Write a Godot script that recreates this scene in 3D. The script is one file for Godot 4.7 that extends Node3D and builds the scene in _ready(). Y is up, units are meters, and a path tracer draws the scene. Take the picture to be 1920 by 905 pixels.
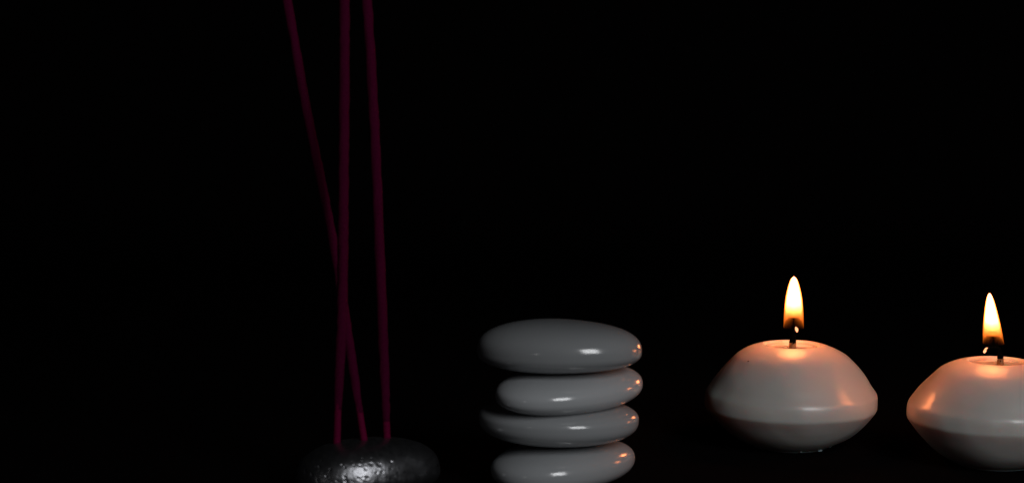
extends Node3D
# Still life on black cloth: four stacked glazed stones, two lit floating candles, three incense sticks in a pitted pebble holder.

var used := {}

func numbered(called: String) -> String:
	var n: int = used.get(called, 0)
	used[called] = n + 1
	return called if n == 0 else "%s_%03d" % [called, n]

func thing(called: String, label: String, category: String, at: Vector3, group := "") -> Node3D:
	var o := Node3D.new()
	o.name = numbered(called)
	add_child(o)
	o.position = at
	tag(o, label, category, group)
	return o

func tag(o: Node, label: String, category: String, group := "", kind := "") -> void:
	if label: o.set_meta("label", label)
	if category: o.set_meta("category", category)
	if group: o.set_meta("group", group)
	if kind: o.set_meta("kind", kind)

func part(called: String, mesh: Mesh, m: Material, parent: Node) -> MeshInstance3D:
	var o := MeshInstance3D.new()
	o.name = called
	o.mesh = mesh
	o.material_override = m
	o.cast_shadow = GeometryInstance3D.SHADOW_CASTING_SETTING_ON
	parent.add_child(o, true)
	return o

func lin(r: float, g: float, b: float) -> Color:
	return Color(r, g, b).linear_to_srgb()

# a grid closed round u, with rows from pole to pole (or open ends); f(u in 0..1, v in 0..1) gives the point
func closed_grid(nu: int, nv: int, f: Callable) -> ArrayMesh:
	var pts := PackedVector3Array()
	var nor := PackedVector3Array()
	var col := PackedColorArray()
	var idx := PackedInt32Array()
	for j in nv + 1:
		for i in nu:
			pts.append(f.call(float(i) / nu, float(j) / nv))
	nor.resize(pts.size())
	for j in nv:
		for i in nu:
			var a := j * nu + i
			var b := j * nu + (i + 1) % nu
			var c := a + nu
			var d := b + nu
			for t in [[a, b, c], [b, d, c]]:
				var n: Vector3 = (pts[t[1]] - pts[t[0]]).cross(pts[t[2]] - pts[t[0]])
				if n.length_squared() < 1e-24: continue
				for k in 3: nor[t[k]] += n
				idx.append_array(PackedInt32Array([t[0], t[2], t[1]]))
	for j in [0, nv]:                                    # the poles share one normal
		if pts[j * nu].distance_to(pts[j * nu + nu / 2]) < 1e-7:
			var sum := Vector3.ZERO
			for i in nu: sum += nor[j * nu + i]
			for i in nu: nor[j * nu + i] = sum
	for k in nor.size(): nor[k] = nor[k].normalized()
	var arrays := []
	arrays.resize(Mesh.ARRAY_MAX)
	arrays[Mesh.ARRAY_VERTEX] = pts
	arrays[Mesh.ARRAY_NORMAL] = nor
	arrays[Mesh.ARRAY_INDEX] = idx
	var m := ArrayMesh.new()
	m.add_surface_from_arrays(Mesh.PRIMITIVE_TRIANGLES, arrays)
	return m

# smooth curve through 2D points, sampled densely
func spline2(p: Array, per: int) -> PackedVector2Array:
	var out := PackedVector2Array()
	for i in p.size() - 1:
		var a: Vector2 = p[maxi(i - 1, 0)]
		var b: Vector2 = p[i]
		var c: Vector2 = p[i + 1]
		var d: Vector2 = p[mini(i + 2, p.size() - 1)]
		for k in per: out.append(b.cubic_interpolate(c, a, d, float(k) / per))
	out.append(p[-1])
	return out

# tube along 3D points with a radius at each; ends closed
func tube(p: PackedVector3Array, r: PackedFloat32Array, n := 14, wobble: FastNoiseLite = null, amount := 0.0) -> ArrayMesh:
	var rows := p.size() + 2
	var f := func(u: float, v: float) -> Vector3:
		var j := clampi(roundi(v * (rows - 1)) - 1, -1, p.size())
		var k := clampi(j, 0, p.size() - 1)
		if j != k: return p[k]
		var t := (p[mini(k + 1, p.size() - 1)] - p[maxi(k - 1, 0)]).normalized()
		var side := t.cross(Vector3.FORWARD).normalized()
		if side.length() < 0.5: side = Vector3.RIGHT
		var up := side.cross(t)
		var around := side * cos(u * TAU) + up * sin(u * TAU)
		var rr := r[k]
		if wobble: rr *= 1.0 + amount * wobble.get_noise_3dv((p[k] + around * r[k]) * 1000.0)
		return p[k] + around * rr
	return closed_grid(n, rows - 1, f)

func path3(p: Array, per: int) -> PackedVector3Array:
	var out := PackedVector3Array()
	for i in p.size() - 1:
		var a: Vector3 = p[maxi(i - 1, 0)]
		var b: Vector3 = p[i]
		var c: Vector3 = p[i + 1]
		var d: Vector3 = p[mini(i + 2, p.size() - 1)]
		for k in per: out.append(b.cubic_interpolate(c, a, d, float(k) / per))
	out.append(p[-1])
	return out

func noise(s: int, freq: float, octaves := 3) -> FastNoiseLite:
	var n := FastNoiseLite.new()
	n.seed = s
	n.frequency = freq
	n.fractal_octaves = octaves
	return n

func noise_texture(s: int, freq: float, low: Color, high: Color, size := 256) -> NoiseTexture2D:
	var t := NoiseTexture2D.new()
	t.width = size
	t.height = size
	t.seamless = true
	t.noise = noise(s, freq, 4)
	var g := Gradient.new()
	g.set_color(0, low)
	g.set_color(1, high)
	t.color_ramp = g
	return t

func signed_pow(x: float, e: float) -> float:
	return signf(x) * pow(absf(x), e)

# ---- materials
var glaze: StandardMaterial3D
var wax: StandardMaterial3D
var pool_wax: StandardMaterial3D
var solid_wax: StandardMaterial3D
var char_wick: StandardMaterial3D
var waxed_wick: StandardMaterial3D
var ember_glow: StandardMaterial3D
var flame_glow: StandardMaterial3D
var pebble_mat: StandardMaterial3D
var coat_mat: StandardMaterial3D
var core_mat: StandardMaterial3D
var cloth: StandardMaterial3D

const FLAME_COLOR := Vector3(27.0, 7.0, 2.3)

func make_materials() -> void:
	glaze = StandardMaterial3D.new()
	glaze.albedo_color = lin(0.36, 0.372, 0.385)
	glaze.roughness = 0.16
	glaze.metallic_specular = 0.72
	glaze.heightmap_enabled = true
	glaze.heightmap_texture = noise_texture(14, 0.015, Color.BLACK, Color.WHITE)
	glaze.heightmap_scale = 0.006
	glaze.uv1_triplanar = true
	glaze.uv1_scale = Vector3.ONE * 25.0

	wax = StandardMaterial3D.new()
	wax.albedo_color = lin(0.62, 0.59, 0.555)
	wax.roughness = 0.42
	wax.metallic_specular = 0.66
	wax.clearcoat_enabled = true
	wax.clearcoat = 0.42
	wax.clearcoat_roughness = 0.15
	wax.subsurf_scatter_enabled = true
	wax.subsurf_scatter_strength = 0.5
	wax.heightmap_enabled = true
	wax.heightmap_texture = noise_texture(11, 0.02, Color.BLACK, Color.WHITE)
	wax.heightmap_scale = 0.004
	wax.uv1_triplanar = true
	wax.uv1_scale = Vector3.ONE * 40.0

	solid_wax = wax.duplicate()
	solid_wax.heightmap_enabled = false
	pool_wax = StandardMaterial3D.new()                  # melted wax: a clear glossy film over the hollow
	pool_wax.transparency = BaseMaterial3D.TRANSPARENCY_ALPHA
	pool_wax.albedo_color = Color(1.0, 0.95, 0.88, 0.12)
	pool_wax.roughness = 0.06

	char_wick = StandardMaterial3D.new()
	char_wick.albedo_color = lin(0.003, 0.0028, 0.0026)
	char_wick.roughness = 1.0
	char_wick.specular_mode = BaseMaterial3D.SPECULAR_DISABLED
	waxed_wick = StandardMaterial3D.new()
	waxed_wick.albedo_color = lin(0.2, 0.1, 0.035)
	waxed_wick.roughness = 0.35

	ember_glow = StandardMaterial3D.new()
	ember_glow.albedo_color = Color.BLACK
	ember_glow.emission_enabled = true
	ember_glow.emission = lin(1.0, 0.34, 0.16)
	ember_glow.emission_energy_multiplier = 2.2

	flame_glow = StandardMaterial3D.new()
	flame_glow.shading_mode = BaseMaterial3D.SHADING_MODE_UNSHADED
	flame_glow.transparency = BaseMaterial3D.TRANSPARENCY_ALPHA
	flame_glow.cull_mode = BaseMaterial3D.CULL_DISABLED
	flame_glow.vertex_color_use_as_albedo = true
	flame_glow.albedo_color = lin(FLAME_COLOR.x, FLAME_COLOR.y, FLAME_COLOR.z)

	pebble_mat = StandardMaterial3D.new()
	pebble_mat.albedo_color = lin(0.25, 0.25, 0.265)
	pebble_mat.metallic = 0.95
	pebble_mat.metallic_specular = 0.8
	pebble_mat.roughness = 0.4
	pebble_mat.roughness_texture = noise_texture(31, 0.02, Color(0.6, 0.6, 0.6), Color.WHITE)
	pebble_mat.heightmap_enabled = true
	pebble_mat.heightmap_texture = noise_texture(32, 0.03, Color.BLACK, Color.WHITE)
	pebble_mat.heightmap_scale = 0.0065
	pebble_mat.uv1_triplanar = true
	pebble_mat.uv1_scale = Vector3.ONE * 60.0

	coat_mat = StandardMaterial3D.new()
	coat_mat.albedo_color = lin(0.09, 0.0019, 0.029)
	coat_mat.roughness = 0.95
	coat_mat.metallic_specular = 0.15
	coat_mat.albedo_texture = noise_texture(41, 0.05, Color(0.72, 0.72, 0.72), Color.WHITE)
	coat_mat.uv1_triplanar = true
	coat_mat.uv1_scale = Vector3.ONE * 90.0
	core_mat = coat_mat.duplicate()
	core_mat.albedo_color = lin(0.17, 0.0022, 0.042)
	core_mat.roughness = 0.7

	cloth = StandardMaterial3D.new()
	cloth.albedo_color = lin(0.0105, 0.0085, 0.009)
	cloth.roughness = 1.0
	cloth.specular_mode = BaseMaterial3D.SPECULAR_DISABLED
	var weave := Image.create(128, 128, false, Image.FORMAT_RGB8)
	var grain := noise(51, 0.11)
	for y in 128:
		for x in 128:
			var over := (x / 8 + y / 8) % 2 == 0
			var s := absf(sin(PI * (x % 8 + 0.5) / 8.0)) if over else absf(sin(PI * (y % 8 + 0.5) / 8.0))
			var k := clampf(0.35 + 0.5 * s + 0.35 * grain.get_noise_2d(x, y), 0, 1)
			weave.set_pixel(x, y, Color(k, k, k))
	cloth.albedo_texture = ImageTexture.create_from_image(weave)
	cloth.uv1_triplanar = true
	cloth.uv1_world_triplanar = true
	cloth.uv1_scale = Vector3.ONE * 110.0

# ---- builders
# a pebble outline: half width a, half depth b, upper and lower half heights, fullness of the edge, low bumps of the outline
func stone_shape(a: float, b: float, top: float, low: float, full: float, rough: Array, s: int, lift: Array = [0.0, 0.0]) -> Callable:
	var n := noise(s, 16.0, 1)
	return func(u: float, v: float) -> Vector3:
		var phi := (v - 0.5) * PI
		var lon := u * TAU
		var r := signed_pow(cos(phi), full)
		var y := signed_pow(sin(phi), full) * (top if phi > 0.0 else low)
		var k := 1.0
		for q in rough: k += q[1] * cos(q[0] * lon + q[2])
		var p := Vector3(cos(lon) * a * r * k, y, -sin(lon) * b * r * k)
		p.y += lift[0] * (p.x / a) + lift[1] * (p.x / a) * (p.x / a)
		return p + p.normalized() * n.get_noise_3dv(p) * 0.0009

func stone(label: String, at: Vector3, tilt: Vector3, tone: float, shape: Callable) -> void:
	var m: StandardMaterial3D = glaze.duplicate()          # each stone has its own grey
	m.albedo_color = lin(0.36 * tone, 0.372 * tone, 0.385 * tone)
	var o := part(numbered("stone"), closed_grid(128, 80, shape), m, self)
	o.position = at
	o.rotation_degrees = tilt
	tag(o, label, "stone", "glazed stones stacked in a tower")

# a flame is a glowing gas: upright leaves of it all round the axis, each thin and mostly clear
func flame_mesh(outline: Array, base: float, height: float, arch: float, lean: Callable) -> ArrayMesh:
	var pts := PackedVector3Array()
	var col := PackedColorArray()
	var idx := PackedInt32Array()
	var rows := 30
	var cols := 10
	var leaves := 44
	var curve := spline2(outline, 8)
	var radius := func(t: float) -> float:                # t 0 at the base, 1 at the tip
		for k in curve.size() - 1:
			if t <= curve[k + 1].y:
				return lerpf(curve[k].x, curve[k + 1].x, inverse_lerp(curve[k].y, curve[k + 1].y, t))
		return 0.0
	for l in leaves:
		var ang := TAU * (l + 0.37) / leaves
		var first := pts.size()
		for j in rows + 1:
			var t := 1.0 - pow(1.0 - float(j) / rows, 1.25)
			for i in cols + 1:
				var q := 1.0 - pow(1.0 - float(i) / cols, 1.7)
				var r: float = radius.call(t) * q
				var off: Vector3 = lean.call(t)
				pts.append(Vector3(cos(ang) * r, base + height * t, sin(ang) * r) + off)
				var up := (t - 0.03 - arch * (1.0 - pow(q, 6.0))) / 0.47   # the dark zone arches over the wick
				var glow := 0.0
				if up > 0.0: glow = clampf(0.0005 * (exp(6.0 * minf(up, 1.0)) - 1.0), 0.0, 0.13)
				glow *= lerpf(1.0, smoothstep(1.0, 0.74, q) * 0.86 + 0.14, smoothstep(0.15, 0.5, t))
				if i == cols or j == rows: glow = 0.0
				var hot := smoothstep(0.2, 1.0, up) * smoothstep(1.0, 0.72, q)                # sooty orange low down, white-hot above
				col.append(Color(1, lerpf(0.68, 1.0, hot), lerpf(0.13, 1.0, hot), glow))
		for j in rows:
			for i in cols:
				var a := first + j * (cols + 1) + i
				idx.append_array(PackedInt32Array([a, a + cols + 1, a + 1, a + 1, a + cols + 1, a + cols + 2]))
	var arrays := []
	arrays.resize(Mesh.ARRAY_MAX)
	arrays[Mesh.ARRAY_VERTEX] = pts
	arrays[Mesh.ARRAY_COLOR] = col
	arrays[Mesh.ARRAY_INDEX] = idx
	var m := ArrayMesh.new()
	m.add_surface_from_arrays(Mesh.PRIMITIVE_TRIANGLES, arrays)
	return m

# profile points are (radius, height) in units of k metres, from the middle of the underside to the middle of the melt pool
func wax_body(profile: Array, k: float, s: int) -> ArrayMesh:
	var c := spline2(profile, 6)
	var n := noise(s, 45.0, 2)
	var f := func(u: float, v: float) -> Vector3:
		var p := c[clampi(roundi(v * (c.size() - 1)), 0, c.size() - 1)] * k
		var at := Vector3(cos(u * TAU) * p.x, p.y, -sin(u * TAU) * p.x)
		var w := clampf(p.x / 0.01, 0, 1)
		return at + Vector3(at.x, 0, at.z).normalized() * n.get_noise_3dv(at) * 0.0005 * w
	return closed_grid(160, c.size() - 1, f)

func candle(label: String, at: Vector3, k: float, s: int, profile: Array, pool_r: float, pool_y: float, wick_pts: Array, wick_r: float, ember_at: Vector3, ember_turn: float, flame_outline: Array, base: float, height: float, arch: float, strength: float, lean: Callable) -> Node3D:
	var o := thing("floating_candle", label, "candle", at, "lit floating candles")
	var body := part("wax_body", wax_body(profile, k, s), wax, o)
	var pn := noise(s + 5, 60.0, 2)
	var pool := func(u: float, v: float) -> Vector3:
		var r := pool_r * k * v
		var meniscus := 0.0006 * pow(v, 10.0)
		return Vector3(cos(u * TAU) * r, pool_y * k + meniscus + 0.00015 * pn.get_noise_2d(cos(u * TAU) * r, sin(u * TAU) * r) * (1.0 - v), sin(u * TAU) * r)
	part("melt_pool", closed_grid(96, 16, pool), pool_wax, body)
	var wp := path3(wick_pts.map(func(p: Vector3) -> Vector3: return p * k), 8)
	var wr := PackedFloat32Array()
	for j in wp.size(): wr.append(wick_r * k * (1.0 - 0.35 * pow(float(j) / (wp.size() - 1), 3.0)))
	var w := part("wick", tube(wp, wr, 14, noise(s + 9, 1.1, 2), 0.25), char_wick, o)
	var foot := PackedVector3Array()
	var fr := PackedFloat32Array()
	for j in 5:
		foot.append(Vector3(wp[0].x, (pool_y - 1.0 + 11.0 * j / 4.0) * k, wp[0].z))
		fr.append(wick_r * k * (1.28 - 0.07 * j))
	part("waxed_foot", tube(foot, fr, 14, noise(s + 12, 1.3, 2), 0.2), waxed_wick, w)
	var en := noise(s + 3, 900.0, 2)
	var em := func(u: float, v: float) -> Vector3:
		var phi := (v - 0.5) * PI
		var p := Vector3(cos(u * TAU) * cos(phi) * 2.6, sin(phi) * 4.8, sin(u * TAU) * cos(phi) * 2.6) * k
		p.x += (0.0006 * ember_turn) * sin(phi)
		return p * (1.0 + 0.55 * en.get_noise_3dv(p))
	var e := part("ember", closed_grid(20, 14, em), ember_glow, w)
	e.position = ember_at * k
	var fl := part("flame", flame_mesh(flame_outline.map(func(p: Vector2) -> Vector2: return Vector2(p.x * k, p.y)), base * k, height * k, arch, func(t: float) -> Vector3: return lean.call(t) * k), flame_glow, o)
	var lamp := OmniLight3D.new()
	lamp.name = "flame_light"
	lamp.light_color = lin(1.0, 0.27, 0.085)
	lamp.light_energy = FLAME_LIGHT * strength
	lamp.light_size = 0.01
	lamp.omni_range = 4.0
	lamp.omni_attenuation = 2.0
	lamp.shadow_enabled = true
	fl.add_child(lamp)
	lamp.position = Vector3(lean.call(0.72).x * k, (base + height * 0.72) * k, 0)
	return o

func crumb_shape(r: float, s: int) -> ArrayMesh:
	var n := noise(s, 500.0, 2)
	return closed_grid(12, 8, func(u: float, v: float) -> Vector3:
		var phi := (v - 0.5) * PI
		var p := Vector3(cos(u * TAU) * cos(phi) * 1.4, sin(phi) * 0.8, sin(u * TAU) * cos(phi)) * r
		return p * (1.0 + 0.5 * n.get_noise_3dv(p)))

const FLAME_LIGHT := 0.00125

func incense(label: String, p: Array, coat_from: int, s: int, r: float) -> void:
	var o := thing("incense_stick", label, "incense stick", p[0], "incense sticks standing in the pebble")
	var rel: Array = p.map(func(q: Vector3) -> Vector3: return q - p[0])
	var line := path3(rel, 12)
	var start := coat_from
	var core_pts := line.slice(0, start + 6)
	var cr := PackedFloat32Array()
	for j in core_pts.size(): cr.append(r * 0.72)
	part("bare_core", tube(core_pts, cr, 14, noise(s, 0.6, 2), 0.1), core_mat, o)
	var coat_pts := line.slice(start)
	var rr := PackedFloat32Array()
	for j in coat_pts.size(): rr.append(r * (0.76 + 0.24 * smoothstep(0.0, 9.0, float(j))))
	part("incense_coating", tube(coat_pts, rr, 18, noise(s + 1, 0.55, 3), 0.2), coat_mat, o)

func _ready() -> void:
	# camera
	var cam := Camera3D.new()
	cam.name = "camera"
	cam.position = Vector3(0, 0.15381329, 0.72358891)
	cam.rotation_degrees = Vector3(-5.5, 0, 0)
	cam.fov = 15.395
	cam.near = 0.02
	cam.far = 20.0
	var lens := CameraAttributesPhysical.new()
	lens.frustum_focal_length = 88.785
	lens.frustum_focus_distance = 0.715
	lens.frustum_near = 0.02
	lens.frustum_far = 20.0
	lens.exposure_aperture = 15.0
	cam.attributes = lens
	add_child(cam)
	cam.current = true
	# darkness all round; the light is one soft lamp beside the camera and the two flames
	var env := Environment.new()
	env.background_mode = Environment.BG_COLOR
	env.background_color = Color.BLACK
	env.tonemap_mode = Environment.TONE_MAPPER_LINEAR
	env.tonemap_exposure = 1.0
	env.sdfgi_enabled = true
	env.ssao_enabled = true
	env.ssil_enabled = true
	var we := WorldEnvironment.new()
	we.name = "world_environment"
	we.environment = env
	add_child(we)
	var soft := AreaLight3D.new()
	soft.name = "soft_lamp"
	soft.area_size = Vector2(0.29, 0.42)
	soft.light_color = lin(0.97, 0.985, 1.0)
	soft.light_energy = 0.26
	soft.area_normalize_energy = true
	soft.area_range = 6.0
	soft.area_attenuation = 2.0
	soft.shadow_enabled = true
	add_child(soft)
	soft.look_at_from_position(Vector3(0.43, 0.47, 0.82), Vector3(0.04, 0.03, 0.04))
	var glint := AreaLight3D.new()                        # a small far window behind the camera, seen only as a glint
	glint.name = "far_lamp"
	glint.area_size = Vector2(0.06, 0.05)
	glint.light_color = lin(1.0, 0.98, 0.95)
	glint.light_energy = 0.0035
	glint.area_normalize_energy = true
	glint.area_range = 6.0
	glint.area_attenuation = 2.0
	glint.shadow_enabled = true
	add_child(glint)
	glint.look_at_from_position(Vector3(-0.52, 0.22, 0.95), Vector3(0.0, 0.03, 0.05))
	make_materials()

	# the black cloth: table sheet and the drop behind it
	var sheet := PlaneMesh.new()
	sheet.size = Vector2(5.0, 3.0)
	var g := part("ground", sheet, cloth, self)
	g.position = Vector3(0, 0, 0.75)
	tag(g, "black woven cloth lying under all the objects", "", "", "structure")
	var sweep := func(x: float, t: float) -> Vector3:
		var a := minf(t * 3.0, 1.0) * PI / 2.0
		return Vector3(x, 0.12 * (1.0 - cos(a)) + maxf(0.0, t - 1.0 / 3.0) * 2.4, -0.75 - 0.12 * sin(a))
	var st := SurfaceTool.new()
	st.begin(Mesh.PRIMITIVE_TRIANGLES)
	st.set_smooth_group(0)
	for j in 30:
		var a: Vector3 = sweep.call(-2.5, j / 30.0)
		var b: Vector3 = sweep.call(2.5, j / 30.0)
		var c: Vector3 = sweep.call(-2.5, (j + 1) / 30.0)
		var d: Vector3 = sweep.call(2.5, (j + 1) / 30.0)
		for q in [a, c, b, b, c, d]: st.add_vertex(q)
	st.generate_normals()
	var bd := part("backdrop", st.commit(), cloth, self)
	tag(bd, "black cloth backdrop rising behind the objects", "", "", "structure")

	# ---- the tower of glazed stones
	var u := 1.0 / 5070.0
	var sx := 0.0176
	var sz := 0.0735
	stone("lowest glazed grey stone of the tower, cut off by the picture's lower edge", Vector3(sx + 6.0 * u, 44.0 * u, sz), Vector3(0, 38, 1.5), 1.12,
		stone_shape(151 * u, 108 * u, 42 * u, 44 * u, 0.86, [[2, 0.01, 0.4], [3, 0.015, 1.1]], 3))
	stone("third glazed grey stone from the top, flattest one, its left end sticking out", Vector3(sx - 4.0 * u, 131.0 * u, sz + 4.0 * u), Vector3(1, 4, -1.0), 1.00,
		stone_shape(149 * u, 124 * u, 34 * u, 46 * u, 0.78, [[2, 0.015, 1.4], [3, 0.012, 0.3]], 6))
	stone("second glazed grey stone from the top, shorter and set over to the right", Vector3(sx + 16.0 * u, 189.0 * u, sz + 12.0 * u), Vector3(3, 36, 2.5), 1.32,
		stone_shape(151 * u, 107 * u, 38 * u, 37 * u, 0.82, [[2, 0.01, 0.2], [3, 0.012, 2.0]], 8))
	stone("topmost glazed grey stone of the tower, wide with a low flat crown", Vector3(sx - 1.0 * u, 258.0 * u, sz), Vector3(0, -12, 0.5), 0.85,
		stone_shape(153 * u, 118 * u, 54 * u, 37 * u, 0.79, [[2, 0.01, 0.9], [3, 0.012, 0.0]], 12))

	# ---- candles
	var k := 1.0 / 4555.0
	var profile := [Vector2(0, 0), Vector2(40, 0), Vector2(68, 0), Vector2(74, 2.5), Vector2(92, 10.5), Vector2(110, 21), Vector2(124, 32), Vector2(137, 44.5), Vector2(147.5, 56.3), Vector2(156.2, 67), Vector2(159.6, 72.5), Vector2(160.4, 78), Vector2(160.4, 87), Vector2(159.6, 94.5), Vector2(158.2, 99.5), Vector2(155.5, 104.5),
		Vector2(149, 114), Vector2(140, 127.5), Vector2(129.5, 141.5), Vector2(117.5, 155.5), Vector2(104, 169.5), Vector2(91, 178), Vector2(79, 183.8), Vector2(68, 188), Vector2(60, 190), Vector2(56, 190.8), Vector2(53.5, 190.3), Vector2(51, 188), Vector2(48, 184.6), Vector2(44, 183.4), Vector2(20, 183), Vector2(0, 183)]
	var outline := [Vector2(7, 0.0), Vector2(14.5, 0.06), Vector2(18.5, 0.16), Vector2(18.7, 0.3), Vector2(18, 0.43), Vector2(16.0, 0.64), Vector2(13.2, 0.77), Vector2(10, 0.87), Vector2(6.4, 0.95), Vector2(3, 0.985), Vector2(0.3, 1.0)]
	var c1 := candle("white floating candle standing whole beside the stones, its flame upright", Vector3(0.1146, 0, 0), k, 71, profile, 50.5, 184.8,
		[Vector3(1, 172, 6), Vector3(1, 190, 6), Vector3(2, 205, 5), Vector3(3, 214, 5), Vector3(4, 218, 6), Vector3(6, 219, 7)], 6.2, Vector3(7.5, 220, 10), -0.5,
		outline, 196, 122, 0.17, 1.1, func(t: float) -> Vector3: return Vector3(3.0 - 0.6 * t, 0, 4.0 - 3.0 * t))
	var sliver := PackedVector3Array()
	for j in 6: sliver.append(Vector3(-17.0 + 2.2 * j, 184.6 - 0.15 * j, -8.0 + 3.0 * j) * k)
	part("wax_sliver", tube(sliver, PackedFloat32Array([0.0001, 0.0002, 0.00026, 0.00026, 0.0002, 0.0001]), 8), solid_wax, c1.get_node("wax_body"))

	var c1_body := c1.get_node("wax_body")
	var rng := RandomNumberGenerator.new()
	rng.seed = 5
	for j in 6:                                           # crumbs of wax left round the foot by the mould
		var th := rng.randf_range(0.2, 1.5)
		var crumb := part("wax_crumb", crumb_shape(rng.randf_range(1.0, 2.2) * k, j), solid_wax, c1_body)
		crumb.position = Vector3(cos(th) * 78.0, rng.randf_range(2.0, 4.5), sin(th) * 77.0) * k
	var speck := part("soot_speck", crumb_shape(1.3 * k, 21), char_wick, c1_body)
	speck.position = Vector3(-88, 168.5, 59) * k

	var outline2 := [Vector2(9, 0.0), Vector2(16, 0.06), Vector2(19.2, 0.15), Vector2(18.4, 0.3), Vector2(16.4, 0.46), Vector2(13.6, 0.62), Vector2(10.6, 0.76), Vector2(7.6, 0.87), Vector2(4.6, 0.95), Vector2(2, 0.985), Vector2(0.3, 1.0)]
	var profile2 := []
	for q in profile:
		var y: float = q.y * 97.0 / 85.0 if q.y < 85.0 else 97.0 + (q.y - 85.0) * 0.9
		profile2.append(Vector2(q.x, y))
	var k2 := 1.0 / 4775.0 * 1.01
	candle("white floating candle cut off by the picture's right edge, its wick curling to the left", Vector3(0.1897, 0, 0.034), k2, 83, profile2, 50.5, 187.0,
		[Vector3(4.5, 174, 6), Vector3(4.5, 192, 6), Vector3(3.5, 206, 5), Vector3(-2.5, 216, 6), Vector3(-13, 217, 7), Vector3(-23, 212, 8)], 5.6, Vector3(-24.5, 213, 9), 0.8,
		outline2, 199, 119, 0.15, 0.75, func(t: float) -> Vector3: return Vector3(-7.5 - 10.0 * t + 2.0 * (1.0 - t) * (1.0 - t), 0, 4.0 - 3.0 * t))

	# ---- pebble and incense
	make_pebble()
	incense_sticks()

func make_pebble() -> void:
	var u := 1.0 / 5209.0
	var a := 143.0 * u
	var b := 100.0 * u
	var top := 73.0 * u
	var low := 42.0 * u
	var shape := stone_shape(a, b, top, low, 0.84, [[2, 0.012, 0.6], [3, 0.02, 0.8]], 21)
	var rng := RandomNumberGenerator.new()
	rng.seed = 77
	var pits := []
	for i in 230:                                        # pits crowd the left of the front face
		var lon := rng.randfn(1.5 * PI - 0.3, 0.4)
		var phi := rng.randfn(0.0, 0.28)
		var p: Vector3 = shape.call(fposmod((lon - PEBBLE_TURN.y) / TAU, 1.0), clampf(phi / PI + 0.5, 0.05, 0.95))
		pits.append([p, (0.9 + 2.0 * pow(rng.randf(), 3.0)) * u * 1.15])
	for p in holes(): pits.append([p, 8.5 * u])
	var lumps := noise(23, 260.0, 3)
	var coarse := noise(24, 90.0, 2)
	var f := func(uu: float, v: float) -> Vector3:
		var p: Vector3 = shape.call(uu, v)
		var inward := -Vector3(p.x / (a * a), p.y / (top * top), p.z / (b * b)).normalized()
		var deep := 0.000022 * lumps.get_noise_3dv(p) + 0.00016 * coarse.get_noise_3dv(p)
		for q in pits:
			var d: float = p.distance_squared_to(q[0])
			var r: float = q[1]
			if d < r * r * 1.2: deep += r * (0.6 if r < 7.0 * u else 0.5) * maxf(0.0, 1.0 - d / (r * r * 1.2))
		return p + inward * deep
	var o := part("pebble_holder", closed_grid(420, 200, f), pebble_mat, self)
	o.position = PEBBLE
	o.rotation = PEBBLE_TURN
	tag(o, "dark shiny pitted pebble with three holes holding the incense sticks", "incense holder")

const PEBBLE := Vector3(-0.0524, 42.0 / 5209.0, 0.0927)

func holes() -> Array:
	return HOLES.map(func(p: Vector3) -> Vector3: return Basis.from_euler(PEBBLE_TURN).inverse() * (p - PEBBLE))

const PEBBLE_TURN := Vector3(-0.14, 0.53, 0.0)
const HOLES := [Vector3(-0.06265, 0.0213, 0.09585), Vector3(-0.05303, 0.02204, 0.09462), Vector3(-0.04525, 0.02176, 0.08862)]

func incense_sticks() -> void:
	var a := [Vector3(-0.06265, 0.02134, 0.09585), Vector3(-0.06185, 0.04052, 0.09635), Vector3(-0.06044, 0.06548, 0.09685), Vector3(-0.05966, 0.09398, 0.09735), Vector3(-0.05917, 0.12220, 0.09785), Vector3(-0.05871, 0.15013, 0.09805), Vector3(-0.05834, 0.17780, 0.09835), Vector3(-0.05803, 0.20701, 0.09885), Vector3(-0.05756, 0.25387, 0.09935)]
	var b := [Vector3(-0.05303, 0.02205, 0.09462), Vector3(-0.05614, 0.03940, 0.09012), Vector3(-0.05976, 0.06203, 0.08612), Vector3(-0.06386, 0.08683, 0.08312), Vector3(-0.06917, 0.11463, 0.08112), Vector3(-0.07491, 0.14430, 0.08012), Vector3(-0.08069, 0.17852, 0.07962), Vector3(-0.08666, 0.20869, 0.07912), Vector3(-0.09817, 0.25720, 0.07862)]
	var c := [Vector3(-0.04525, 0.02177, 0.08862), Vector3(-0.04613, 0.04479, 0.08762), Vector3(-0.04747, 0.08335, 0.08662), Vector3(-0.04879, 0.12158, 0.08562), Vector3(-0.05014, 0.15006, 0.08512), Vector3(-0.05167, 0.17833, 0.08462), Vector3(-0.05355, 0.20827, 0.08412), Vector3(-0.05714, 0.25640, 0.08362)]
	for q in [a, b, c]: q.push_front(q[0] + (q[0] - q[1]).normalized() * 0.0045)   # rooted in its hole
	incense("magenta incense stick rooted leftmost in the pebble, standing almost upright", a, 20, 61, 0.00188)
	incense("magenta incense stick from the middle hole, leaning far left behind the upright one", b, 19, 64, 0.00178)
	incense("magenta incense stick rooted rightmost in the pebble, standing apart from the crossed two", c, 16, 67, 0.00188)
